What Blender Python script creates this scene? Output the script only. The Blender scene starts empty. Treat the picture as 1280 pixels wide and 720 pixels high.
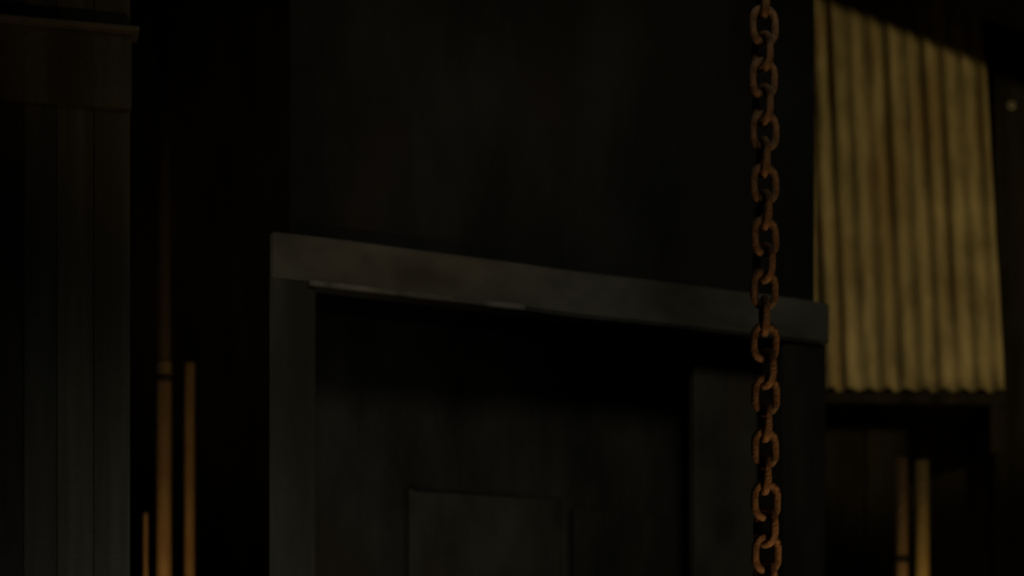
import bpy, bmesh, math, random
from mathutils import Vector, Matrix
random.seed(7)
sc = bpy.context.scene
C = sc.collection

# ---------------------------------------------------------------- camera, world, light, exposure
F = 2500.0            # focal length in pixels of the 1280 px wide frame
HZ = 913.0            # horizon row: the lens is shifted up, the camera itself is level
CZ = 1.6
cam_d = bpy.data.cameras.new('camera')
cam = bpy.data.objects.new('camera', cam_d); C.objects.link(cam)
cam_d.sensor_width = 36.0
cam_d.lens = F / 1280 * 36.0
cam_d.shift_y = (HZ - 360) / 1280
cam_d.clip_end = 60
cam.location = (0, 0, CZ); cam.rotation_euler = (math.pi / 2, 0, 0)
cam_d.dof.use_dof = True
cam_d.dof.focus_distance = 4.05
cam_d.dof.aperture_fstop = 2.4
sc.camera = cam

w = bpy.data.worlds.new('world'); sc.world = w; w.use_nodes = True
w.node_tree.nodes['Background'].inputs[0].default_value = (0.5, 0.5, 0.42, 1)
w.node_tree.nodes['Background'].inputs[1].default_value = 0.0

def aim(o, target):
    d = Vector(target) - o.location
    o.rotation_euler = d.to_track_quat('-Z', 'Y').to_euler()

def lamp(name, typ, loc, energy, col, radius=0.1, target=None, spot=None, blend=0.5):
    d = bpy.data.lights.new(name, typ); o = bpy.data.objects.new(name, d); C.objects.link(o)
    o.location = loc; d.energy = energy; d.color = col
    if typ == 'AREA':
        d.shape = 'DISK'; d.size = radius * 2
    else:
        d.shadow_soft_size = radius
    if spot: d.spot_size = math.radians(spot); d.spot_blend = blend
    if target: aim(o, target)
    return o

lamp('hall_lamp', 'SPOT', (0.75, 2.0, 4.35), 33.0, (1.0, 0.98, 0.84), 0.40, (0.40, 5.5, 2.62), 55, 1.0)
lamp('low_fill', 'SPOT', (-0.25, 3.3, 1.0), 10.0, (1.0, 0.98, 0.88), 0.14, (-0.82, 4.85, 1.6), 66, 1.0)  # unseen fill added to lift the column foot, post and recess
lamp('sheet_lamp', 'SPOT', (3.9, 4.8, 3.2), 150.0, (1.0, 0.765, 0.29), 0.12, (1.66, 8.1, 3.6), 34, 0.5)
lamp('pipe_lamp', 'SPOT', (-1.0, 6.0, 1.55), 8.6, (1.0, 0.67, 0.25), 0.06, (-1.13, 6.6, 2.95), 62, 0.25)
lamp('pipe_lamp', 'POINT', (1.45, 6.70, 1.55), 7.8, (1.0, 0.70, 0.28), 0.06)
lamp('chain_lamp', 'SPOT', (0.86, 3.05, 1.25), 12.5, (1.0, 0.66, 0.33), 0.08, (0.45, 3.6, 2.22), 54, 0.5)

vs = sc.view_settings
vs.view_transform = 'Standard'; vs.look = 'None'; vs.gamma = 1.0; vs.use_curve_mapping = False
vs.exposure = 0.0

# ---------------------------------------------------------------- helpers
def P(x, y, Y):
    "point seen at pixel (x, y) at depth Y"
    return Vector(((x - 640) / F * Y, Y, CZ + (HZ - y) / F * Y))

def mat(name, c1, c2, c3=None, scale=(6, 6, 6), rough=0.8, metal=0.0, bump=0.15, det=8, pos=(0.35, 0.65), fine=60, spec=0.3):
    m = bpy.data.materials.new(name); m.use_nodes = True
    nt = m.node_tree; N = nt.nodes; L = nt.links
    b = N['Principled BSDF']
    b.inputs['Roughness'].default_value = rough; b.inputs['Metallic'].default_value = metal
    b.inputs['Specular IOR Level'].default_value = spec
    tc = N.new('ShaderNodeTexCoord'); mp = N.new('ShaderNodeMapping')
    mp.inputs['Scale'].default_value = scale
    L.new(tc.outputs['Object'], mp.inputs[0])
    n1 = N.new('ShaderNodeTexNoise'); n1.inputs['Scale'].default_value = 1.0; n1.inputs['Detail'].default_value = det
    n1.inputs['Roughness'].default_value = 0.6
    L.new(mp.outputs[0], n1.inputs['Vector'])
    r = N.new('ShaderNodeValToRGB')
    r.color_ramp.elements[0].position = pos[0]; r.color_ramp.elements[1].position = pos[1]
    r.color_ramp.elements[0].color = (*c1, 1); r.color_ramp.elements[1].color = (*c2, 1)
    L.new(n1.outputs['Fac'], r.inputs[0])
    out = r.outputs[0]
    if c3:
        n2 = N.new('ShaderNodeTexNoise'); n2.inputs['Scale'].default_value = 0.55; n2.inputs['Detail'].default_value = 5
        off = N.new('ShaderNodeVectorMath'); off.operation = 'ADD'; off.inputs[1].default_value = (7.3, 2.1, 4.4)
        L.new(mp.outputs[0], off.inputs[0]); L.new(off.outputs[0], n2.inputs['Vector'])
        r2 = N.new('ShaderNodeValToRGB'); r2.color_ramp.elements[0].position = 0.52; r2.color_ramp.elements[1].position = 0.68
        L.new(n2.outputs['Fac'], r2.inputs[0])
        mx = N.new('ShaderNodeMix'); mx.data_type = 'RGBA'
        L.new(r2.outputs[0], mx.inputs[0]); L.new(out, mx.inputs[6]); mx.inputs[7].default_value = (*c3, 1)
        out = mx.outputs[2]
    L.new(out, b.inputs['Base Color'])
    nf = N.new('ShaderNodeTexNoise'); nf.inputs['Scale'].default_value = fine; nf.inputs['Detail'].default_value = 4
    L.new(tc.outputs['Object'], nf.inputs['Vector'])
    bp = N.new('ShaderNodeBump'); bp.inputs['Strength'].default_value = bump; bp.inputs['Distance'].default_value = 0.01
    L.new(nf.outputs['Fac'], bp.inputs['Height']); L.new(bp.outputs[0], b.inputs['Normal'])
    return m

M = {}
M['soot']   = mat('sooty_wall', (0.007, 0.0065, 0.005), (0.022, 0.020, 0.016), scale=(4, 4, 1.2), rough=0.9)
M['tar']    = mat('tarred_timber', (0.006, 0.005, 0.004), (0.020, 0.017, 0.013), scale=(9, 9, 1.5), rough=0.92, spec=0.12, bump=0.3)
M['upper']  = mat('blackened_plate', (0.018, 0.017, 0.0135), (0.055, 0.052, 0.042), (0.044, 0.033, 0.023), scale=(4, 4, 1.6), rough=0.85)
M['recess'] = mat('recess_plate', (0.03, 0.028, 0.021), (0.105, 0.096, 0.074), (0.08, 0.06, 0.04), scale=(5, 5, 2.0), rough=0.85)
M['beam']   = mat('dusty_beam', (0.15, 0.135, 0.10), (0.30, 0.272, 0.20), (0.10, 0.082, 0.058), scale=(3.2, 3.2, 5), rough=0.85, bump=0.3)
M['lip']    = mat('lip_highlight', (0.16, 0.15, 0.11), (0.36, 0.33, 0.25), scale=(9, 9, 9), rough=0.8, pos=(0.42, 0.6))
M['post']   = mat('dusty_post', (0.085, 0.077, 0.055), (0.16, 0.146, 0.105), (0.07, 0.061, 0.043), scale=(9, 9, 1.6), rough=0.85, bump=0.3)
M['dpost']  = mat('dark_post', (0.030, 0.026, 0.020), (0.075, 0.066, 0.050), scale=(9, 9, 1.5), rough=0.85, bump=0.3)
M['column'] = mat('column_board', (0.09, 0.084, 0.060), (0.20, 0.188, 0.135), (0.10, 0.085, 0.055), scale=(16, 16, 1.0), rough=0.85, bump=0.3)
M['colmid'] = mat('column_board_shaded', (0.055, 0.052, 0.042), (0.12, 0.115, 0.09), scale=(16, 16, 1.0), rough=0.85, bump=0.3)
M['plate']  = mat('stained_plate', (0.075, 0.069, 0.051), (0.155, 0.14, 0.103), (0.13, 0.088, 0.05), scale=(7, 7, 4), rough=0.85, bump=0.3)
M['sheet']  = mat('yellowed_sheet', (0.33, 0.275, 0.175), (0.66, 0.56, 0.38), (0.42, 0.31, 0.185), scale=(10, 10, 3.5), rough=0.7, bump=0.35, fine=40)
M['rust']   = mat('chain_rust', (0.09, 0.038, 0.016), (0.38, 0.21, 0.10), (0.22, 0.16, 0.10), scale=(45, 45, 45), rough=0.7, bump=0.6, fine=220)
M['pipe']   = mat('rusty_pipe', (0.22, 0.12, 0.05), (0.42, 0.26, 0.11), scale=(20, 20, 3), rough=0.55, bump=0.3)
M['dimpipe'] = mat('unlit_and_joint_pipe', (0.018, 0.011, 0.006), (0.045, 0.027, 0.013), scale=(20, 20, 3), rough=0.7, bump=0.3)
M['brass']  = mat('brassy_pipe', (0.40, 0.26, 0.09), (0.62, 0.43, 0.15), scale=(20, 20, 3), rough=0.55, bump=0.3)
M['bolt']   = mat('worn_bolt', (0.15, 0.145, 0.13), (0.30, 0.29, 0.26), scale=(60, 60, 60), rough=0.5)
M['floor']  = mat('dirt_floor', (0.02, 0.018, 0.014), (0.07, 0.06, 0.045), scale=(2, 2, 2), rough=0.95)

def add_box(bm, lo, hi):
    r = bmesh.ops.create_cube(bm, size=1.0)
    lo = Vector(lo); hi = Vector(hi); c = (lo + hi) / 2; s = hi - lo
    for v in r['verts']:
        v.co = Vector((v.co.x * s.x, v.co.y * s.y, v.co.z * s.z)) + c
    return r['verts']

def obj(name, bm, m, parent=None, smooth=False):
    me = bpy.data.meshes.new(name); bmesh.ops.recalc_face_normals(bm, faces=bm.faces)
    bm.to_mesh(me); bm.free()
    if smooth:
        for p in me.polygons: p.use_smooth = True
    me.materials.append(M[m])
    o = bpy.data.objects.new(name, me); C.objects.link(o)
    if parent: o.parent = parent
    return o

def box(name, lo, hi, m, parent=None, bevel=0.0):
    bm = bmesh.new(); add_box(bm, lo, hi)
    if bevel:
        bmesh.ops.bevel(bm, geom=list(bm.edges), offset=bevel, segments=2, affect='EDGES', profile=0.6)
    return obj(name, bm, m, parent)

def tag(o, label, cat=None, group=None, kind=None):
    o['label'] = label
    if cat: o['category'] = cat
    if group: o['group'] = group
    if kind: o['kind'] = kind
    return o

def mitre(o, k=0.5, eps=0.02):
    "cut the left end of a member back at a slant"
    vs_ = [v.co for v in o.data.vertices]; x0 = min(c.x for c in vs_); y0 = min(c.y for c in vs_)
    for v in o.data.vertices:
        if v.co.x < x0 + eps: v.co.x += k * (v.co.y - y0)
    return o

def empty(name, loc, rz=0.0):
    o = bpy.data.objects.new(name, None); C.objects.link(o)
    o.location = loc; o.rotation_euler = (0, 0, rz); o.empty_display_size = 0.1
    return o

def lathe(bm, prof, seg=20, centre=(0, 0), cap=True):
    rings = []
    for r, z in prof:
        rings.append([bm.verts.new((centre[0] + r * math.cos(2 * math.pi * k / seg), centre[1] + r * math.sin(2 * math.pi * k / seg), z)) for k in range(seg)])
    for a, b in zip(rings, rings[1:]):
        for k in range(seg):
            bm.faces.new((a[k], a[(k + 1) % seg], b[(k + 1) % seg], b[k]))
    if cap:
        bm.faces.new(rings[0][::-1]); bm.faces.new(rings[-1])

# ---------------------------------------------------------------- room shell
H = 5.2
tag(box('floor', (-5, -3, -0.1), (5, 10, 0), 'floor'), 'dark dirt floor of the unlit hall', kind='structure')
tag(box('ceiling', (-5, -3, H), (5, 10, H + 0.1), 'soot'), 'sooty black ceiling of the hall', kind='structure')
tag(box('wall_left', (-5.1, -3, 0), (-5, 10, H), 'soot'), 'sooty black side wall', kind='structure')
tag(box('wall_right', (5, -3, 0), (5.1, 10, H), 'soot'), 'sooty black side wall beyond the corrugated sheet', kind='structure')
tag(box('wall_back', (-5, 10, 0), (5, 10.1, H), 'tar'), 'sooty black rear wall', kind='structure')
tag(box('wall_front', (-5, -3.1, 0), (5, -3, H), 'soot'), 'sooty black wall behind the viewer', kind='structure')

# ---------------------------------------------------------------- portal with the long beam; local axes u (along), v (into depth), z
A = Vector((-0.606, 5.0, 0)); B = Vector((0.931, 5.85, 0))
ANG = math.atan2(B.y - A.y, B.x - A.x); LEN = (B - A).length
ud = (B - A).normalized(); vd = Vector((-ud.y, ud.x, 0))
ZT, ZB = 2.850, 2.728
def u_at(px, v=0.0):
    "u of the point seen in column px on the plane at depth offset v"
    a = (px - 640) / F
    o = A + vd * v
    # o.x + u*ud.x = a*(o.y + u*ud.y)
    return (a * o.y - o.x) / (ud.x - a * ud.y)
def z_at(px, py, v=0.0):
    u = u_at(px, v); Y = (A + vd * v + ud * u).y
    return CZ + (HZ - py) / F * Y

fr = empty('portal_frame', A, ANG)
tag(fr, 'grey dusty frame of one long beam resting on two posts', 'frame')
bm = bmesh.new(); add_box(bm, (0, 0, ZB), (LEN, 0.095, ZT))
bmesh.ops.bevel(bm, geom=list(bm.edges), offset=0.006, segments=2, affect='EDGES')
bmesh.ops.subdivide_edges(bm, edges=[e for e in bm.edges if e.calc_length() > 1.0], cuts=24)
for v in bm.verts:
    v.co.z += 0.0015 * math.sin(v.co.x * 9.0) * math.sin(v.co.x * 3.7 + 1)
    v.co.y += 0.003 * math.sin(v.co.x * 6.0 + 2)
beam = mitre(obj('crossbeam', bm, 'beam', fr)); beam['label'] = 'long pale dusty beam lying level across the posts'
# thin lip along the lower edge of the beam, its highlight painted paler
bm = bmesh.new(); add_box(bm, (u_at(385), -0.010, ZB - 0.006), (u_at(655), 0.004, ZB + 0.010))
bmesh.ops.bevel(bm, geom=list(bm.edges), offset=0.003, segments=1, affect='EDGES')
obj('lip', bm, 'lip', beam)
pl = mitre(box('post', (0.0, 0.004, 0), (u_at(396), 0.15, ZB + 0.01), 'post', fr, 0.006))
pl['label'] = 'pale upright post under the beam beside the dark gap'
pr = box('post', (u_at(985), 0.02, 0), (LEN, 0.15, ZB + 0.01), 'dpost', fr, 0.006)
pr['label'] = 'dark upright post under the far end of the beam'

# wall above the beam (set back) and the recess below it
wl = empty('wall_center', A, ANG)
tag(wl, 'blackened plate wall above the long beam with a recess below it', kind='structure')
VU = 0.09
u0, u1 = u_at(362, VU), u_at(1018, VU)
mitre(box('upper_plate', (u0, VU, ZT - 0.02), (u1, 0.60, H), 'upper', wl, 0.003))
VR = 0.40
box('recess_plate', (0.20, VR, 0), (LEN - 0.02, VR + 0.10, ZT - 0.02), 'recess', wl)
mitre(box('recess_side', (0.075, 0.15, 0), (0.095, VR + 0.05, ZT - 0.02), 'soot', wl), 0.5, 0.1)
box('recess_side', (LEN - 0.03, 0.15, 0), (LEN - 0.004, VR, ZT - 0.02), 'soot', wl)
box('recess_leaf', (u_at(868, 0.17), 0.17, 0), (u_at(986, 0.17), 0.20, ZB), 'plate', wl, 0.004)
box('recess_ceiling', (0.21, 0.09, ZB + 0.02), (LEN - 0.01, VR, ZT - 0.02), 'soot', wl)

# two sheets standing low in the recess
def std_sheet(x0, x1, ytop, v, label, m):
    e = empty('metal_sheet', A + ud * ((u_at(x0, v) + u_at(x1, v)) / 2) + vd * v, ANG)
    hw = (u_at(x1, v) - u_at(x0, v)) / 2; zt = z_at((x0 + x1) / 2, ytop, v)
    box('panel', (-hw, 0, 0), (hw, 0.02, zt), m, e, 0.004)
    box('edge_fold', (-hw - 0.004, -0.008, 0), (-hw + 0.012, 0.024, zt + 0.004), m, e, 0.003)
    box('edge_fold', (hw - 0.012, -0.008, 0), (hw + 0.004, 0.024, zt + 0.004), m, e, 0.003)
    tag(e, label, 'metal sheet')
std_sheet(512, 705, 620, 0.37, 'broad rust-stained grey sheet standing low in the recess under the long beam', 'plate')
std_sheet(718, 868, 642, 0.372, 'dim narrower sheet standing in the recess beside the broad rust-stained one', 'recess')

# ---------------------------------------------------------------- near column of vertical boards on the left
YC = 4.7
ca = math.radians(15)
edge = P(163, 720, YC); edge.z = 0
col = empty('board_column', edge, ca)
tag(col, 'wide grey column of upright boards with a raised collar, beside the black gap', 'column')
sx = 0.0019 / math.cos(ca)
bw = [0, 43, 86, 124, 165, 215]
for i in range(5):
    box('board', (-bw[i + 1] * sx + 0.0004, 0.002 * (i % 2), 0), (-bw[i] * sx - 0.0004, 0.05, H), 'column' if i < 2 else ('colmid' if i == 2 else 'dpost'), col, 0.003)  # outer boards darker: sideways fall-off of the light put into their colour
box('core', (-bw[-1] * sx, 0.045, 0), (-0.004, 0.40, H), 'soot', col)
z40 = CZ + (HZ - 43) / F * YC; z137 = CZ + (HZ - 139) / F * YC
box('collar', (-0.42, -0.018, z137), (0.002, 0.03, z40 - 0.004), 'post', col, 0.004)
box('ledge', (-0.40, -0.045, z40 - 0.006), (0.018, 0.04, z40 + 0.006), 'beam', col, 0.003)

# ---------------------------------------------------------------- pipes in the black gap
def pipe(px, wpx, Y, ytop, label, joints=(), m='pipe', split=None):
    b = P(px, 720, Y); r = wpx / F * Y / 2
    zt = CZ + (HZ - ytop) / F * Y
    e = empty('upright_pipe', (b.x, b.y, 0))
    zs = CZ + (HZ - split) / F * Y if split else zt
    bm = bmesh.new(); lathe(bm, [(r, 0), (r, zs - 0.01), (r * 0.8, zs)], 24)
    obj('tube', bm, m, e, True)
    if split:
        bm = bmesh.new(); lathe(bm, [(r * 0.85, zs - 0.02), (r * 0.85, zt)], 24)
        o = obj('tube', bm, 'dimpipe', e, True); o['label'] = 'upper length of the pipe, coloured dark where the lamplight fades'  # upward fade of the lamplight put into a darker tube colour
    for j in joints:
        z = CZ + (HZ - j) / F * Y
        bm = bmesh.new(); h = 0.014
        lathe(bm, [(r * 0.98, z - h), (r * 1.10, z - h + 0.004), (r * 1.10, z + h - 0.004), (r * 0.98, z + h)], 24, cap=False)
        obj('coupling', bm, 'dimpipe', e, True)
    bm = bmesh.new(); lathe(bm, [(r * 1.3, 0), (r * 1.3, 0.012), (r * 1.0, 0.02)], 24)
    obj('foot_flange', bm, 'pipe', e)
    tag(e, label, 'pipe')
    return e
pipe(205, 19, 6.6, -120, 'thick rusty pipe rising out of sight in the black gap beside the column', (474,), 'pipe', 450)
pipe(237, 13, 6.7, 452, 'thinner rusty pipe ending midway up in the black gap behind the column')
pipe(182, 5.5, 6.5, 640, 'short thin rusty pipe at the foot of the black gap by the column edge')
pipe(1127, 17, 7.0, 572, 'duller of two rusty pipes standing under the corrugated sheet', (700,))
pipe(1153, 19, 7.05, 575, 'brighter of two rusty pipes standing under the corrugated sheet', (), 'brass')

# ---------------------------------------------------------------- lit corrugated sheet on a dark wall
YP = 8.0
tilt = math.radians(10)
base = P(1148, 487, YP)
width = 0.82; height = 1.76
cs = empty('corrugated_sheet', (base.x, base.y, base.z), math.radians(4))
cs.rotation_euler = (-tilt, 0, math.radians(4))
tag(cs, 'lit yellowish corrugated sheet fixed to the dark wall beyond the beam', 'metal sheet')
PER = 0.0765
def corrugated(x0, x1, z0, z1, y0, seed, skew=0.0):
    rnd = random.Random(seed)
    bm = bmesh.new(); nx = int((x1 - x0) / PER * 12); nz = 26
    g = []
    amp = [0.013 + rnd.uniform(-0.006, 0.004) for _ in range(60)]
    for j in range(nz + 1):
        row = []
        for i in range(nx + 1):
            x = x0 + (x1 - x0) * i / nx; z = z0 + (z1 - z0) * j / nz
            k = int((x - x0) / PER)
            y = y0 - amp[k] * (1 + 0.25 * math.sin(z * 4.1 + k * 2.3)) * math.cos(2 * math.pi * (x - x0) / PER) + 0.003 * math.sin(z * 7 + k * 1.7) + 0.002 * math.sin(z * 17 + k * 3.1)
            zz = z + (0.004 * math.cos(2 * math.pi * (x - x0) / PER) if j in (0, nz) else 0)
            row.append(bm.verts.new((x, y, zz)))
        g.append(row)
    for j in range(nz):
        for i in range(nx):
            bm.faces.new((g[j][i], g[j][i + 1], g[j + 1][i + 1], g[j + 1][i]))
    bmesh.ops.solidify(bm, geom=list(bm.faces), thickness=0.002)
    return bm
xr = 0.352
obj('sheet', corrugated(xr - 0.40, xr, 0, height, 0, 1), 'sheet', cs, True)
obj('sheet', corrugated(xr - 0.40 - 0.385, xr - 0.385, -0.004, height, -0.006, 2), 'sheet', cs, True)
# dark wall carrying the sheet, with a post and a brace added to shade its top
ww = empty('wall_side', (base.x, YP, 0), math.radians(4))
tag(ww, 'dark board wall behind and below the corrugated sheet', kind='structure')
for i in range(8):
    x = -1.0 + i * 0.30
    if x > 1.2: break
    box('board', (x + 0.002, 0.46 + 0.004 * (i % 3), 0), (x + 0.298, 0.50, H), 'tar', ww, 0.003)
led = empty('wall_ledge', (base.x, YP, 0), math.radians(4))
tag(led, 'black timber ledge that the corrugated sheet stands on', 'ledge')
box('timber', (-0.95, 0.016, base.z - 0.055), (0.36, 0.455, base.z - 0.008), 'tar', led, 0.004)
box('bracket', (0.30, 0.02, base.z - 0.25), (0.34, 0.455, base.z - 0.055), 'tar', led, 0.004)

rp = P(1243, 0, 8.33)
post = empty('wall_post', (rp.x, 8.33, 0))
tag(post, 'dark post with a pale bolt standing beside the corrugated sheet', 'post')
box('timber', (0, 0, 0), (0.22, 0.10, H), 'tar', post, 0.005)
bp_ = P(1264, 132, 8.33)
bm = bmesh.new(); lathe(bm, [(0.009, 0), (0.016, 0), (0.016, 0.004), (0.009, 0.005)], 20, cap=False)
o = obj('washer', bm, 'bolt', post); o.rotation_euler = (math.pi / 2, 0, 0); o.location = (bp_.x - post.location.x, 0.0, bp_.z)
bm = bmesh.new(); lathe(bm, [(0.008, 0), (0.008, 0.010), (0.006, 0.012)], 6)
o = obj('bolt', bm, 'dpost', post); o.rotation_euler = (math.pi / 2, 0, 0); o.location = (bp_.x - post.location.x, 0.0, bp_.z)

ra, rb = P(1010, -102, 7.45), P(1800, 215, 7.45)
mid = (ra + rb) / 2; ln = (rb - ra).length
raf = empty('shade_brace', mid); raf.rotation_euler = (0, math.atan2(-(rb.z - ra.z), rb.x - ra.x), 0)
tag(raf, 'dark sloping brace added to shade the top of the corrugated sheet', 'brace')
box('timber', (-ln / 2, -0.05, 0), (ln / 2, 0.24, 0.22), 'tar', raf, 0.006)
box('strap', (-0.02, -0.056, -0.004), (0.02, 0.246, 0.224), 'tar', raf, 0.002)

# ---------------------------------------------------------------- hanging chain
YCH = 3.6
S = YCH / F
pitch = 33 * S; dia = 9.8 * S; W = 40 * S
inner = pitch + 0.5 * S
def link_mesh():
    bm = bmesh.new(); R = (W - dia) / 2; hl = (inner + dia - 2 * R) / 2
    path = []
    n = 12
    for k in range(n + 1):
        a = math.pi * k / n; path.append((R * math.cos(a), hl + R * math.sin(a)))
    for k in range(n + 1):
        a = math.pi + math.pi * k / n; path.append((R * math.cos(a), -hl + R * math.sin(a)))
    m = len(path); seg = 10; rings = []
    for i in range(m):
        p0 = Vector(path[i - 1]); p1 = Vector(path[(i + 1) % m]); t = (p1 - p0).normalized(); nn = Vector((t.y, -t.x))
        ring = []
        for s in range(seg):
            a = 2 * math.pi * s / seg; r = dia / 2 * (1 + 0.05 * math.sin(i * 2.3 + s * 1.1))
            q = Vector(path[i]) + nn * (r * math.cos(a))
            ring.append(bm.verts.new((q.x, r * math.sin(a), q.y)))
        rings.append(ring)
    for i in range(m):
        a = rings[i]; b = rings[(i + 1) % m]
        for s in range(seg):
            bm.faces.new((a[s], a[(s + 1) % seg], b[(s + 1) % seg], b[s]))
    return bm
cx = P(955, 230, YCH)
ch = empty('hanging_chain', (cx.x, YCH, 0))
tag(ch, 'rusty orange-brown iron chain of twisted links hanging in front of the beam', 'chain')
proto = obj('link', link_mesh(), 'rust', ch, True)
zc = cx.z
top_i = int((H - 0.03 - zc) / pitch); bot_i = -int((zc - 1.0) / pitch)
first = True
rnd = random.Random(3)
for i in range(bot_i, top_i + 1):
    o = proto if first else proto.copy()
    if not first:
        C.objects.link(o); o.parent = ch
    first = False
    wide = (i % 2 == 0)
    z = zc + i * pitch
    py = HZ - (z - CZ) * F / YCH
    dx = ((py - 360) / 720 * 4 + (1.2 if wide else 0.2) + rnd.uniform(-0.9, 0.9)) * S
    if wide: a_ = 22
    else: a_ = 122 if min(abs(py - q) for q in (65, 131, 329, 461, 659, 725)) < 20 else 98
    ang = math.radians(a_ + rnd.uniform(-7, 7))
    o.rotation_euler = (0, math.radians(rnd.uniform(-3.5, 3.5)), ang)
    o.location = (dx, rnd.uniform(-0.5, 0.5) * S, z)
bm = bmesh.new(); lathe(bm, [(0.05, H - 0.02), (0.05, H)], 16); obj('ceiling_plate', bm, 'rust', ch)
